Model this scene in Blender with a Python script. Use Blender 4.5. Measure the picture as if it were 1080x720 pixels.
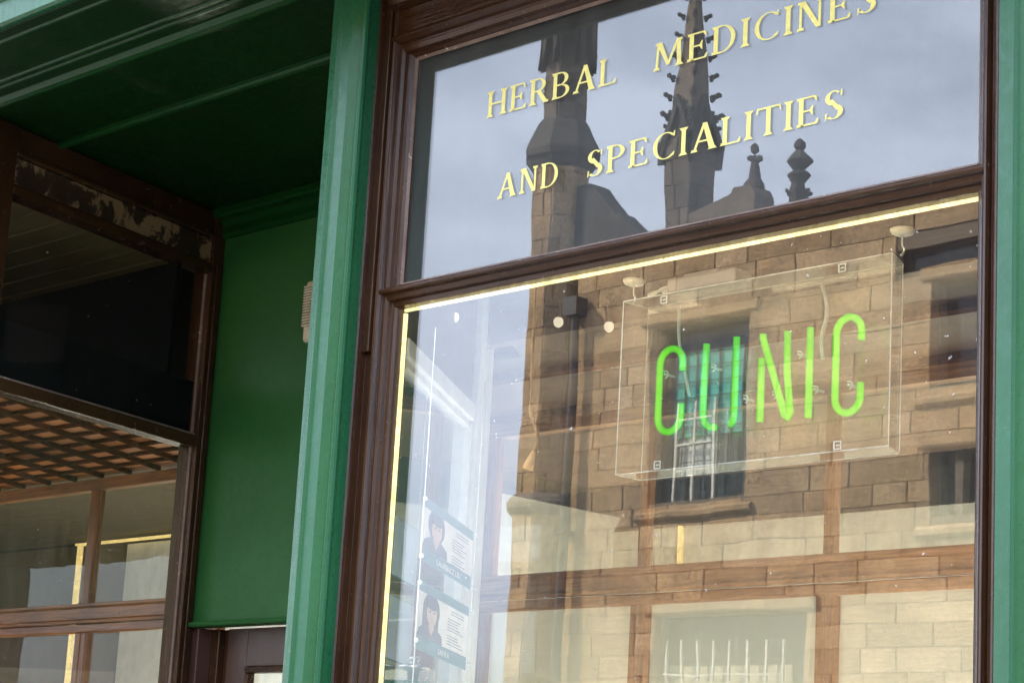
import bpy, bmesh, math, random
from mathutils import Vector, Matrix
R = math.radians
rnd = random.Random(7)
for o in list(bpy.data.objects): bpy.data.objects.remove(o)
S = bpy.context.scene
COL = S.collection

# ------------------------------------------------------------ camera
cam = bpy.data.objects.new('camera', bpy.data.cameras.new('camera'))
COL.objects.link(cam); S.camera = cam
cam.data.lens = 36*2390/1080; cam.data.sensor_width = 36
cam.data.clip_start = 0.05; cam.data.clip_end = 600
rx = Vector((0.695, 0.717, 0.056)); fw = Vector((-0.709, 0.670, 0.219))
fw.normalize(); rx = (rx - fw*rx.dot(fw)).normalized(); up = rx.cross(fw)
cam.matrix_world = Matrix((
    (rx.x, up.x, -fw.x, 0), (rx.y, up.y, -fw.y, -3.5), (rx.z, up.z, -fw.z, 1.6), (0, 0, 0, 1)))

# ------------------------------------------------------------ sky, sun, exposure
SUN = Vector((-0.62, 0.50, 0.60)).normalized()
W = bpy.data.worlds.new("World"); S.world = W; W.use_nodes = True
nt = W.node_tree; nt.nodes.clear()
def wn(t, **k):
    n = nt.nodes.new(t)
    for a, b in k.items(): setattr(n, a, b)
    return n
out = wn('ShaderNodeOutputWorld'); bg = wn('ShaderNodeBackground')
sky = wn('ShaderNodeTexSky', sky_type='NISHITA', sun_disc=False)
sky.sun_elevation = math.asin(SUN.z); sky.sun_rotation = math.atan2(SUN.x, SUN.y)
sky.air_density = 1.0; sky.dust_density = 1.2; sky.ozone_density = 1.5
tc = wn('ShaderNodeTexCoord'); mp = wn('ShaderNodeMapping'); mp.inputs['Scale'].default_value = (1, 1, 2.6)
nz = wn('ShaderNodeTexNoise'); nz.inputs['Scale'].default_value = 2.1; nz.inputs['Detail'].default_value = 9; nz.inputs['Roughness'].default_value = .58
rp = wn('ShaderNodeValToRGB'); rp.color_ramp.elements[0].position = .40; rp.color_ramp.elements[1].position = .62
rp.color_ramp.elements[0].color = (.30, .30, .30, 1); rp.color_ramp.elements[1].color = (.95, .95, .95, 1)
mx = wn('ShaderNodeMix', data_type='RGBA'); mx.inputs[7].default_value = (10.3, 11.5, 14.2, 1)
L = nt.links.new
L(tc.outputs['Generated'], mp.inputs[0]); L(mp.outputs[0], nz.inputs['Vector']); L(nz.outputs[0], rp.inputs[0])
L(rp.outputs[0], mx.inputs[0]); L(sky.outputs[0], mx.inputs[6])
# overcast-like brightening from the horizon up to the zenith
sx_ = wn('ShaderNodeSeparateXYZ'); L(tc.outputs['Generated'], sx_.inputs[0])
mr_ = wn('ShaderNodeMapRange'); mr_.inputs[1].default_value = 0; mr_.inputs[2].default_value = 1; mr_.inputs[3].default_value = .50; mr_.inputs[4].default_value = 1.75
L(sx_.outputs[2], mr_.inputs[0]); vm_ = wn('ShaderNodeVectorMath', operation='SCALE'); L(mx.outputs[2], vm_.inputs[0]); L(mr_.outputs[0], vm_.inputs['Scale'])
L(vm_.outputs[0], bg.inputs[0]); L(bg.outputs[0], out.inputs[0])
bg.inputs[1].default_value = 0.115
sun = bpy.data.objects.new('sun', bpy.data.lights.new('sun', 'SUN')); COL.objects.link(sun)
sun.data.energy = 5.0; sun.data.angle = R(6); sun.data.color = (1, .89, .72)
sun.rotation_euler = (-SUN).to_track_quat('-Z', 'Y').to_euler()
S.view_settings.view_transform = 'Standard'; S.view_settings.look = 'None'
S.view_settings.exposure = 1.9; S.view_settings.gamma = 1
S.render.engine = 'CYCLES'
S.cycles.max_bounces = 12; S.cycles.transparent_max_bounces = 24; S.cycles.glossy_bounces = 6
S.cycles.use_denoising = True
S.cycles.sample_clamp_indirect = 6
try: S.cycles.denoiser = 'OPENIMAGEDENOISE'
except Exception: pass

# ------------------------------------------------------------ materials
def newmat(name):
    m = bpy.data.materials.new(name); m.use_nodes = True
    t = m.node_tree; b = t.nodes.get('Principled BSDF')
    return m, t, b
def node(t, ty, ins=None, **k):
    n = t.nodes.new(ty)
    for a, b in k.items(): setattr(n, a, b)
    for a, b in (ins or {}).items(): n.inputs[a].default_value = b
    return n
def ramp(t, src, stops):
    r = t.nodes.new('ShaderNodeValToRGB'); e = r.color_ramp.elements
    while len(e) > 1: e.remove(e[-1])
    e[0].position, e[0].color = stops[0][0], (*stops[0][1], 1)
    for p, c in stops[1:]:
        x = e.new(p); x.color = (*c, 1)
    t.links.new(src, r.inputs[0]); return r.outputs[0]
def objcoord(t, scale=(1, 1, 1)):
    c = node(t, 'ShaderNodeTexCoord'); m = node(t, 'ShaderNodeMapping', {'Scale': scale})
    t.links.new(c.outputs['Object'], m.inputs[0]); return m.outputs[0]
def noise(t, vec, scale, detail=6, rough=.6, dist=0):
    n = node(t, 'ShaderNodeTexNoise', {'Scale': scale, 'Detail': detail, 'Roughness': rough, 'Distortion': dist})
    t.links.new(vec, n.inputs['Vector']); return n.outputs[0]
def bump(t, b, h, strength, dist=.01, prev=None):
    n = node(t, 'ShaderNodeBump', {'Strength': strength, 'Distance': dist})
    t.links.new(h, n.inputs['Height'])
    if prev: t.links.new(prev, n.inputs['Normal'])
    if b: t.links.new(n.outputs[0], b.inputs['Normal'])
    return n.outputs[0]

def paint(name, c, c2, rough=.3, wear=None, wear_amt=.63, brush=(60, 60, 5), bstr=.25, spec=.5, coat=0):
    m, t, b = newmat(name)
    v = objcoord(t); vb = objcoord(t, brush)
    n1 = noise(t, v, 3.5, 8, .65)
    col = ramp(t, n1, [(.3, c), (.7, c2)])
    nb = noise(t, vb, 1.0, 5, .6)
    n3 = noise(t, v, 38, 8, .7, .6)
    if wear:
        f = ramp(t, n3, [(wear_amt, (0, 0, 0)), (wear_amt+.03, (1, 1, 1))])
        mxn = node(t, 'ShaderNodeMix', {7: (*wear, 1)}, data_type='RGBA')
        t.links.new(f, mxn.inputs[0]); t.links.new(col, mxn.inputs[6]); col = mxn.outputs[2]
    t.links.new(col, b.inputs['Base Color'])
    rr = node(t, 'ShaderNodeMapRange', {1: .3, 2: .7, 3: rough*.7, 4: rough*1.5}); t.links.new(n3, rr.inputs[0])
    t.links.new(rr.outputs[0], b.inputs['Roughness'])
    b.inputs['Specular IOR Level'].default_value = spec
    b.inputs['Coat Weight'].default_value = coat; b.inputs['Coat Roughness'].default_value = .12
    p = bump(t, None, nb, bstr, .004)
    bump(t, b, n3, bstr*.5, .003, p)
    return m
def wood(name, c, c2, rough=.35, scale=(2, 30, 30), spec=.5):
    m, t, b = newmat(name)
    v = objcoord(t, scale); g = noise(t, v, 1.6, 9, .65, 1.2)
    v2 = objcoord(t); g2 = noise(t, v2, 2.3, 4, .5)
    c1 = ramp(t, g, [(.32, c), (.5, tuple((a+b_)/2 for a, b_ in zip(c, c2))), (.68, c2)])
    hs = node(t, 'ShaderNodeHueSaturation'); t.links.new(c1, hs.inputs['Color'])
    mr = node(t, 'ShaderNodeMapRange', {1: .3, 2: .7, 3: .65, 4: 1.35}); t.links.new(g2, mr.inputs[0]); t.links.new(mr.outputs[0], hs.inputs['Value'])
    t.links.new(hs.outputs[0], b.inputs['Base Color'])
    b.inputs['Roughness'].default_value = rough; b.inputs['Specular IOR Level'].default_value = spec
    bump(t, b, g, .2, .003); return m
def plain(name, c, rough=.5, metal=0, spec=.5, alpha=1, nscale=0):
    m, t, b = newmat(name)
    b.inputs['Base Color'].default_value = (*c, 1); b.inputs['Roughness'].default_value = rough
    b.inputs['Metallic'].default_value = metal; b.inputs['Specular IOR Level'].default_value = spec
    n = noise(t, objcoord(t), nscale or 12, 5)
    col = ramp(t, n, [(.3, tuple(x*.85 for x in c)), (.7, tuple(min(1, x*1.12) for x in c))])
    t.links.new(col, b.inputs['Base Color'])
    return m
def emis(name, c, s):
    m = bpy.data.materials.new(name); m.use_nodes = True; t = m.node_tree; t.nodes.clear()
    e = node(t, 'ShaderNodeEmission', {0: (*c, 1), 1: s}); o = node(t, 'ShaderNodeOutputMaterial')
    t.links.new(e.outputs[0], o.inputs[0]); return m
def glass(name, boost, tint=(.97, .985, .97), dirt=.03, wav=.0, rough=0.0, streak=(7, 7, .8), flecks=0, dirtc=(.6, .6, .6)):
    m = bpy.data.materials.new(name); m.use_nodes = True; t = m.node_tree; t.nodes.clear()
    o = node(t, 'ShaderNodeOutputMaterial'); tr = node(t, 'ShaderNodeBsdfTransparent', {0: (*tint, 1)})
    gl = node(t, 'ShaderNodeBsdfGlossy', {'Roughness': rough}); df = node(t, 'ShaderNodeBsdfDiffuse', {0: (*dirtc, 1)})
    ge = node(t, 'ShaderNodeNewGeometry'); dp = node(t, 'ShaderNodeVectorMath', operation='DOT_PRODUCT')
    t.links.new(ge.outputs['Normal'], dp.inputs[0]); t.links.new(ge.outputs['Incoming'], dp.inputs[1])
    ab = node(t, 'ShaderNodeMath', operation='ABSOLUTE'); t.links.new(dp.outputs['Value'], ab.inputs[0])
    om = node(t, 'ShaderNodeMath', {0: 1.0}, operation='SUBTRACT'); t.links.new(ab.outputs[0], om.inputs[1])
    p5 = node(t, 'ShaderNodeMath', {1: 5.0}, operation='POWER'); t.links.new(om.outputs[0], p5.inputs[0])
    fr = node(t, 'ShaderNodeMath', {1: .96, 2: .043}, operation='MULTIPLY_ADD'); t.links.new(p5.outputs[0], fr.inputs[0])
    mu = node(t, 'ShaderNodeMath', {1: boost}, operation='MULTIPLY'); mu.use_clamp = True
    t.links.new(fr.outputs[0], mu.inputs[0])
    m1 = node(t, 'ShaderNodeMixShader'); t.links.new(mu.outputs[0], m1.inputs[0]); t.links.new(tr.outputs[0], m1.inputs[1]); t.links.new(gl.outputs[0], m1.inputs[2])
    v = objcoord(t, streak); n = noise(t, v, 2.2, 9, .7)
    mr = node(t, 'ShaderNodeMapRange', {1: .35, 2: .75, 3: dirt*.4, 4: dirt*2.2}); t.links.new(n, mr.inputs[0])
    f = mr.outputs[0]
    if flecks:
        n2 = noise(t, objcoord(t), 70, 3, .5); ff = ramp(t, n2, [(flecks, (0, 0, 0)), (flecks+.01, (1, 1, 1))])
        mxx = node(t, 'ShaderNodeMath', operation='MAXIMUM'); t.links.new(f, mxx.inputs[0]); t.links.new(ff, mxx.inputs[1]); f = mxx.outputs[0]
    m2 = node(t, 'ShaderNodeMixShader'); t.links.new(f, m2.inputs[0]); t.links.new(m1.outputs[0], m2.inputs[1]); t.links.new(df.outputs[0], m2.inputs[2])
    if wav:
        nw = noise(t, objcoord(t), 2.2, 2, .4); bn = node(t, 'ShaderNodeBump', {'Strength': 1, 'Distance': wav}); t.links.new(nw, bn.inputs['Height']); t.links.new(bn.outputs[0], gl.inputs['Normal'])
    t.links.new(m2.outputs[0], o.inputs[0]); return m

def stone(name, tones, rough=.9):
    m, t, b = newmat(name)
    g = node(t, 'ShaderNodeNewGeometry'); v = objcoord(t)
    r = ramp(t, g.outputs['Random Per Island'], tones)
    n = noise(t, v, 2.2, 10, .7); n2 = noise(t, v, 22, 8, .7)
    hs = node(t, 'ShaderNodeHueSaturation'); t.links.new(r, hs.inputs['Color'])
    ad = node(t, 'ShaderNodeMath', operation='MULTIPLY'); t.links.new(n, ad.inputs[0]); t.links.new(n2, ad.inputs[1])
    mr = node(t, 'ShaderNodeMapRange', {1: .12, 2: .38, 3: .45, 4: 1.5}); t.links.new(ad.outputs[0], mr.inputs[0]); t.links.new(mr.outputs[0], hs.inputs['Value'])
    t.links.new(hs.outputs[0], b.inputs['Base Color']); b.inputs['Roughness'].default_value = rough
    n3 = noise(t, objcoord(t, (1.5, 1.5, 14)), 3, 9, .75, .8)
    pv = bump(t, None, n3, .7, .03); bump(t, b, n2, .6, .02, pv); return m

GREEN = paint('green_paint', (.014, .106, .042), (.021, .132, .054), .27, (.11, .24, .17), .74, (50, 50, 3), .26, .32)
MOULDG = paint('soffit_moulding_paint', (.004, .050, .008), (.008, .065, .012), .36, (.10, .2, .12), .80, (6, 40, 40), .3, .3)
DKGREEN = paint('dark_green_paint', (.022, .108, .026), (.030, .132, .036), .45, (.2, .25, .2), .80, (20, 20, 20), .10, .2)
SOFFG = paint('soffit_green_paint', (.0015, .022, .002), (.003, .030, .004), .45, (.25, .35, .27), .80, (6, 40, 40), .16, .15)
BROWN = paint('brown_gloss_paint', (.032, .013, .006), (.058, .025, .011), .20, (.20, .14, .12), .70, (70, 70, 4), .6, .4)
BROWNH = paint('brown_gloss_rail', (.032, .013, .006), (.058, .025, .011), .20, (.22, .15, .13), .69, (4, 70, 70), .6, .4)
DOORB = paint('brown_door_paint', (.060, .030, .023), (.085, .042, .032), .35, None, .7, (60, 60, 5), .25)
PUTTY = paint('old_putty', (.10, .06, .045), (.28, .21, .17), .7, (.55, .5, .42), .62, (80, 80, 8), .8)
WORN = paint('worn_board', (.025, .013, .007), (.040, .02, .011), .5, (.26, .17, .085), .52, (6, 30, 30), .5)
def worn_fix():
    t = WORN.node_tree
    for n in t.nodes:
        if n.type == 'TEX_NOISE' and abs(n.inputs['Scale'].default_value-38) < .1: n.inputs['Scale'].default_value = 9
worn_fix()
WOODV = wood('partition_wood_upright', (.17, .065, .022), (.42, .19, .07), .32, (30, 30, 2))
WOODH = wood('partition_wood_rail', (.17, .065, .022), (.43, .20, .075), .32, (2, 30, 30))
DKWOOD = wood('dark_wood', (.035, .014, .006), (.10, .045, .018), .4, (2, 25, 25))
COFW = wood('coffer_panel_wood', (.38, .12, .03), (.58, .21, .05), .4, (3, 14, 14))
BATTEN = wood('coffer_batten_wood', (.05, .016, .006), (.10, .034, .012), .9, (6, 12, 12), .02)
PLANK = wood('plank_wood', (.10, .075, .03), (.17, .125, .055), .5, (2, 20, 20))
WHITE = plain('white_wall_plaster', (.72, .72, .66), .8)
WHITEP = plain('white_gloss_paint', (.72, .74, .70), .35)
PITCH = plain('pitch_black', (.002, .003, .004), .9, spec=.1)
BLACK = plain('black_backing', (.012, .016, .02), .6)
DARKW = plain('dark_wall', (.05, .045, .03), .8)
METAL = plain('brushed_metal', (.55, .54, .5), .3, 1)
CREAM = plain('cream_plastic', (.70, .64, .50), .45)
CABLE = plain('pale_cable', (.62, .58, .5), .5)
GREYP = plain('grey_plastic', (.22, .20, .19), .45)
GOLD = plain('yellow_gilt_letter', (.96, .86, .24), .42, 0, .5, nscale=60)
STONE = stone('ashlar_stone', [(0, (.29, .185, .09)), (.25, (.43, .29, .15)), (.5, (.35, .225, .11)), (.75, (.50, .35, .20)), (1, (.23, .145, .07))])
DSTONE = stone('weathered_stone', [(0, (.13, .10, .075)), (.4, (.20, .155, .115)), (.8, (.10, .08, .065)), (1, (.24, .18, .13))])
SOOT = stone('sooty_stone', [(0, (.05, .045, .04)), (1, (.09, .078, .066))])
MORTAR = plain('mortar', (.13, .10, .07), .95)
def ledmat(name, c, s):
    m = emis(name, c, s); t = m.node_tree; e = [n for n in t.nodes if n.type == 'EMISSION'][0]
    n = noise(t, objcoord(t), 9, 6, .7); n2 = noise(t, objcoord(t), 90, 2, .5); ml = node(t, 'ShaderNodeMath', operation='MULTIPLY'); t.links.new(n, ml.inputs[0]); t.links.new(n2, ml.inputs[1])
    r = node(t, 'ShaderNodeMapRange', {1: .12, 2: .40, 3: s*.65, 4: s*1.5}); t.links.new(ml.outputs[0], r.inputs[0]); t.links.new(r.outputs[0], e.inputs[1]); return m
LED = ledmat('light_strip_glow', (1.0, .80, .36), .62)
LEDT = ledmat('light_strip_glow_top', (1.0, .80, .36), .60)
LEDF = ledmat('mirrored_strip_glow', (1.0, .72, .28), .35)  # for the added strips that stand in for mirrored ones
BULB = emis('bulb_glow', (1, .86, .62), .27)
NEON = None
def neonmat():
    m = bpy.data.materials.new('green_neon'); m.use_nodes = True; t = m.node_tree; t.nodes.clear()
    o = node(t, 'ShaderNodeOutputMaterial'); lw = node(t, 'ShaderNodeLayerWeight', {0: .45})
    c = ramp(t, lw.outputs['Facing'], [(0, (.26, 1.0, .014)), (.45, (.10, .74, .004)), (1, (.02, .32, .001))])
    e = node(t, 'ShaderNodeEmission', {1: .33}); t.links.new(c, e.inputs[0]); t.links.new(e.outputs[0], o.inputs[0]); return m
NEON = neonmat()
GL_MAIN = glass('shop_window_glass', 2.5, dirt=.014, wav=.0005, flecks=.735)
GL_TOP = glass('transom_glass', 1.95, dirt=.02, wav=.0006)
GL_SIDE2 = glass('lobby_upper_glass', .15, dirt=.006, wav=.0006, flecks=.76, dirtc=(.4, .35, .3))
GL_SIDE = glass('lobby_window_glass', 1.4, dirt=.02, wav=.0006, flecks=.74, dirtc=(.4, .35, .3))
GL_PART = glass('partition_glass', .8, (.93, .93, .88), dirt=.05, wav=.0012)
GL_INNER = glass('inner_glass', 1.6, (.9, .96, .96), dirt=.03)
def frosted():
    m = bpy.data.materials.new('frosted_pane'); m.use_nodes = True; t = m.node_tree; t.nodes.clear()
    o = node(t, 'ShaderNodeOutputMaterial'); a = node(t, 'ShaderNodeBsdfDiffuse', {0: (.72, .75, .70, 1)}); b = node(t, 'ShaderNodeBsdfTranslucent', {0: (.8, .79, .7, 1)})
    g = node(t, 'ShaderNodeBsdfGlossy', {'Roughness': .05}); m1 = node(t, 'ShaderNodeMixShader', {0: .5}); m2 = node(t, 'ShaderNodeMixShader', {0: .07})
    t.links.new(a.outputs[0], m1.inputs[1]); t.links.new(b.outputs[0], m1.inputs[2]); t.links.new(m1.outputs[0], m2.inputs[1]); t.links.new(g.outputs[0], m2.inputs[2]); t.links.new(m2.outputs[0], o.inputs[0]); return m
FROST = frosted()
ACRYL = glass('clear_acrylic', 1.0, (.95, .96, .94), dirt=.016)
EDGE = glass('acrylic_edge', 3.0, (.85, .9, .85), dirt=.45, dirtc=(.9, .92, .88))

# ------------------------------------------------------------ mesh helpers
class MB:
    def __init__(s): s.bm = bmesh.new()
    def box(s, x0, x1, y0, y1, z0, z1, mtx=None):
        r = bmesh.ops.create_cube(s.bm, size=1)
        for v in r['verts']:
            v.co = Vector(((x0+x1)/2+v.co.x*(x1-x0), (y0+y1)/2+v.co.y*(y1-y0), (z0+z1)/2+v.co.z*(z1-z0)))
            if mtx: v.co = mtx @ v.co
        return s
    def prism(s, poly, f0, f1):
        """poly: 2D points; f0/f1 map a 2D point to the two 3D ends"""
        a = [s.bm.verts.new(f0(p)) for p in poly]; b = [s.bm.verts.new(f1(p)) for p in poly]
        n = len(poly)
        s.bm.faces.new(a); s.bm.faces.new(b[::-1])
        for i in range(n): s.bm.faces.new((a[i], b[i], b[(i+1) % n], a[(i+1) % n]))
        return s
    def pz(s, poly, z0, z1): return s.prism(poly, lambda p: (p[0], p[1], z0), lambda p: (p[0], p[1], z1))
    def px(s, poly, x0, x1): return s.prism(poly, lambda p: (x0, p[0], p[1]), lambda p: (x1, p[0], p[1]))
    def py(s, poly, y0, y1): return s.prism(poly, lambda p: (p[0], y0, p[1]), lambda p: (p[0], y1, p[1]))
    def tube(s, pts, r, seg=10, caps=True, smooth=0):
        pts = [Vector(p) for p in pts]
        if smooth:
            for _ in range(smooth):
                q = [pts[0]]
                for a, b in zip(pts, pts[1:]): q += [a*.75+b*.25, a*.25+b*.75]
                pts = q+[pts[-1]]
        rr = r if callable(r) else (lambda u: r)
        rings = []; prev = None; N = len(pts)
        for i, p in enumerate(pts):
            d = (pts[min(i+1, N-1)]-pts[max(i-1, 0)]).normalized()
            if prev is None: n = d.orthogonal().normalized()
            else: n = (prev-d*prev.dot(d)).normalized()
            prev = n; b = d.cross(n); k = rr(i/(N-1))
            rings.append([s.bm.verts.new(p+(n*math.cos(2*math.pi*j/seg)+b*math.sin(2*math.pi*j/seg))*k) for j in range(seg)])
        for A, B in zip(rings, rings[1:]):
            for j in range(seg): s.bm.faces.new((A[j], A[(j+1) % seg], B[(j+1) % seg], B[j]))
        if caps: s.bm.faces.new(rings[0][::-1]); s.bm.faces.new(rings[-1])
        return s
    def lathe(s, prof, c=(0, 0, 0), seg=24, rot=0, mtx=None):
        rings = []
        for r, z in prof:
            ring = []
            for j in range(seg):
                a = rot+2*math.pi*j/seg; v = Vector((c[0]+r*math.cos(a), c[1]+r*math.sin(a), c[2]+z))
                if mtx: v = mtx @ v
                ring.append(s.bm.verts.new(v))
            rings.append(ring)
        for A, B in zip(rings, rings[1:]):
            for j in range(seg): s.bm.faces.new((A[j], A[(j+1) % seg], B[(j+1) % seg], B[j]))
        s.bm.faces.new(rings[0][::-1]); s.bm.faces.new(rings[-1]); return s
    def ball(s, c, r, sub=2, sc=(1, 1, 1)):
        k = bmesh.ops.create_icosphere(s.bm, subdivisions=sub, radius=r)
        for v in k['verts']: v.co = Vector((c[0]+v.co.x*sc[0], c[1]+v.co.y*sc[1], c[2]+v.co.z*sc[2]))
        return s
    def poly3(s, pts): s.bm.faces.new([s.bm.verts.new(p) for p in pts]); return s
    def done(s, name, mat, parent=None, bev=0, smooth=False, mtx=None):
        me = bpy.data.meshes.new(name)
        bmesh.ops.recalc_face_normals(s.bm, faces=s.bm.faces[:])
        if mtx: s.bm.transform(mtx)
        off_ = Vector((0, 0, 0)); pp = parent
        while pp is not None: off_ += pp.location; pp = pp.parent
        s.bm.transform(Matrix.Translation(-off_))
        s.bm.to_mesh(me); s.bm.free(); me.materials.append(mat)
        o = bpy.data.objects.new(name, me); COL.objects.link(o)
        if parent is not None: o.parent = parent
        if bev:
            md = o.modifiers.new('b', 'BEVEL'); md.width = bev; md.segments = 3; md.limit_method = 'ANGLE'; md.angle_limit = R(35); md.harden_normals = False
        if smooth:
            for p in me.polygons: p.use_smooth = True
        elif bev:
            for p in me.polygons: p.use_smooth = False
        return o
def tag(o, label=None, cat=None, group=None, kind=None):
    if label: o['label'] = label
    if cat: o['category'] = cat
    if group: o['group'] = group
    if kind: o['kind'] = kind
    return o
def thing(name, loc, label, cat, group=None, rz=0):
    o = bpy.data.objects.new(name, None); COL.objects.link(o); o.location = loc; o.rotation_euler.z = rz
    o.empty_display_size = .1
    return tag(o, label, cat, group)
# parts are authored in world coordinates; done() moves them under an un-rotated Empty at loc

# ------------------------------------------------------------ ground
tag(MB().box(-60, 40, -60, 40, -.3, -.12).done('ground', plain('earth', (.12, .11, .09), .9)), kind='structure')
tag(MB().box(-60, 40, -11.5, -2.0, -.12, 0).done('road', plain('asphalt', (.05, .05, .05), .9, nscale=3)), kind='structure')
tag(MB().box(-60, 40, -2.0, 8, -.12, .1).done('pavement', plain('paving', (.28, .26, .23), .8, nscale=2)), kind='structure')
tag(MB().box(-60, 40, -14.6, -11.5, -.12, .1).done('far_pavement', plain('paving_far', (.28, .26, .23), .8, nscale=2)), kind='structure')

# ------------------------------------------------------------ shopfront woodwork
GX0, GX1 = -4.108, -2.422           # glass of the display window
shop = thing('shop_front', (-4, 0, 0), 'green painted wooden shopfront with pilasters, cornice, recessed lobby ceiling and panel over the door', 'shopfront')
def pilaster(xl, xr, xo):
    # xl..xr front, xo: side the return faces the window; profile swept in z
    w = xr-xl
    P = [(xl, -.03), (xl, -.105), (xl+.004, -.110), (xl+.046, -.124), (xl+.051, -.119), (xl+.056, -.117),
         (xl+w*.62, -.119), (xl+w*.80, -.112), (xl+w*.86, -.108), (xr-.016, -.118), (xr-.009, -.123), (xr-.002, -.120), (xr, -.112),
         (xr-.006, -.100), (xr-.016, -.06), (xr-.016, -.03)]
    m = MB(); m.pz(P, .1, 3.733); return m
pilaster(-4.323, -4.172, 1).done('pilaster', GREEN, shop, .0015)
q = pilaster(0, .143, 1); q.done('pilaster', GREEN, shop, .0015, mtx=Matrix.Translation((-2.312, 0, 0)))
# right pilaster is wider, continues out of the frame
MB().box(-2.165, -2.0, -.10, -.03, .1, 3.733).done('side_panel', GREEN, shop, .004)
# lobby: soffit, mouldings
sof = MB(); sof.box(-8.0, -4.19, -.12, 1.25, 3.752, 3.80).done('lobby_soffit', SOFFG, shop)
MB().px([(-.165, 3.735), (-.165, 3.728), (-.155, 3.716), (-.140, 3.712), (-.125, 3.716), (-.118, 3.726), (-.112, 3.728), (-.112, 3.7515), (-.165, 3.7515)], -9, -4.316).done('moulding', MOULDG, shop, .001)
def rail_x(y0, y1, z0, z1, xa, xb): return [(y0, z1), (y0, z0+.008), (y0+.006, z0+.002), ((y0+y1)/2, z0), (y1-.004, z0+.003), (y1, z0+.012), (y1, z1)]
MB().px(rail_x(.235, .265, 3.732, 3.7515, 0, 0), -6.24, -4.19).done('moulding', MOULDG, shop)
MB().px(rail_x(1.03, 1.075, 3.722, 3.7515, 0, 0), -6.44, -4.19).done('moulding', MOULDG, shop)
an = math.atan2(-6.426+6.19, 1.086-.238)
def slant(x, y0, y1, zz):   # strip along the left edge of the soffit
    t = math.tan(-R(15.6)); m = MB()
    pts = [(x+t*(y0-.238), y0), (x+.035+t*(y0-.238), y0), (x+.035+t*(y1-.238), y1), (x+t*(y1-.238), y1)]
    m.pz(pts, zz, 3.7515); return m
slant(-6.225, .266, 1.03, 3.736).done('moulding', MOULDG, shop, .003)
# overdoor panel and its bead
MB().box(-6.405, -5.06, 1.1, 1.14, 2.30, 3.685).done('overdoor_panel', DKGREEN, shop)
MB().px([(1.14, 2.285), (1.075, 2.285), (1.07, 2.291), (1.075, 2.299), (1.088, 2.303), (1.14, 2.303)], -6.425, -5.06).done('panel_bead', DKGREEN, shop)
MB().px([(1.14, 3.66), (1.09, 3.66), (1.078, 3.672), (1.082, 3.70), (1.07, 3.715), (1.07, 3.751), (1.14, 3.751)], -6.42, -5.06).done('moulding', MOULDG, shop)
# cornice and fascia above, running the whole front
CORN = [(.0, 3.737), (-.470, 3.737), (-.478, 3.732), (-.492, 3.732), (-.50, 3.738), (-.50, 3.80), (-.515, 3.81), (-.515, 3.83), (-.49, 3.85), (-.46, 4.25), (-.50, 4.27), (-.55, 4.33), (-.55, 4.36), (0, 4.40)]
MB().px(CORN, -4.19, 1.5).done('cornice', GREEN, shop, .002)
CORN2 = [(-.168, 3.737)]+CORN[1:-1]+[(-.168, 4.39)]
MB().px(CORN2, -12, -4.1905).done('cornice', GREEN, shop, .002)
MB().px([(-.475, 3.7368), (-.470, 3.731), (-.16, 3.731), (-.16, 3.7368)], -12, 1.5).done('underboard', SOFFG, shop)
for yy, zz in ((-.42, 3.7308), (-.235, 3.7308), (-.205, 3.7308)):
    MB().px([(yy, zz), (yy-.003, zz-.006), (yy-.011, zz-.006), (yy-.014, zz)], -12, 1.5).done('moulding', MOULDG, shop)
# strip light reveals nothing more above: plain stone storeys
tag(MB().box(-12, 8, 0.02, 8, 4.40, 9.0).done('upper_storey', STONE), kind='structure')
tag(MB().box(-1.98, 8, -.02, .25, .1, 3.735).done('party_wall', DSTONE), kind='structure')

# ------------------------------------------------------------ display window
dw = thing('display_window', (-3.265, 0, .1), 'large brown framed display window with gold lettering on its upper pane', 'window')
def jamb(sgn, xg, z0, z1, mat, name='jamb'):
    # profile: offset outward from glass edge, y
    P = [(0, .03), (0, -.006), (.006, -.012), (.014, -.014), (.017, -.024), (.024, -.030), (.030, -.027), (.033, -.036), (.037, -.044), (.043, -.046), (.047, -.040), (.049, -.0335),
         (.074, -.036), (.076, -.062), (.080, -.070), (.086, -.072), (.091, -.068), (.092, -.02), (.092, .03)]
    MB().pz([(xg+sgn*a, b) for a, b in P], z0, z1).done(name, mat, dw, .0008)
jamb(-1, GX0, .75, 3.74, BROWN); jamb(1, GX1, .75, 3.74, BROWN)
# small applied stop on the left jamb, as photographed
MB().box(GX0-.076, GX0-.050, -.052, -.036, 2.765, 3.74).done('jamb_fillet', BROWN, dw, .003)
HEAD = [(.03, 3.522), (-.006, 3.522), (-.014, 3.530), (-.026, 3.534), (-.030, 3.545), (-.030, 3.552), (-.040, 3.556), (-.052, 3.566), (-.050, 3.574), (-.040, 3.580), (-.040, 3.64), (-.066, 3.65), (-.072, 3.67), (-.066, 3.68), (-.06, 3.736), (.03, 3.736)]
MB().px(HEAD, GX0-.0475, GX1+.0475).done('head_rail', BROWNH, dw, .0008)
TR = [(.03, 2.934), (-.004, 2.934), (-.008, 2.931), (-.030, 2.925), (-.040, 2.921), (-.043, 2.915), (-.041, 2.909), (-.030, 2.905), (-.026, 2.893), (-.014, 2.890), (-.012, 2.878), (.03, 2.878)]
MB().px(TR, GX0-.0478, GX1+.0478).done('transom', BROWNH, dw, .0008)
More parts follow.
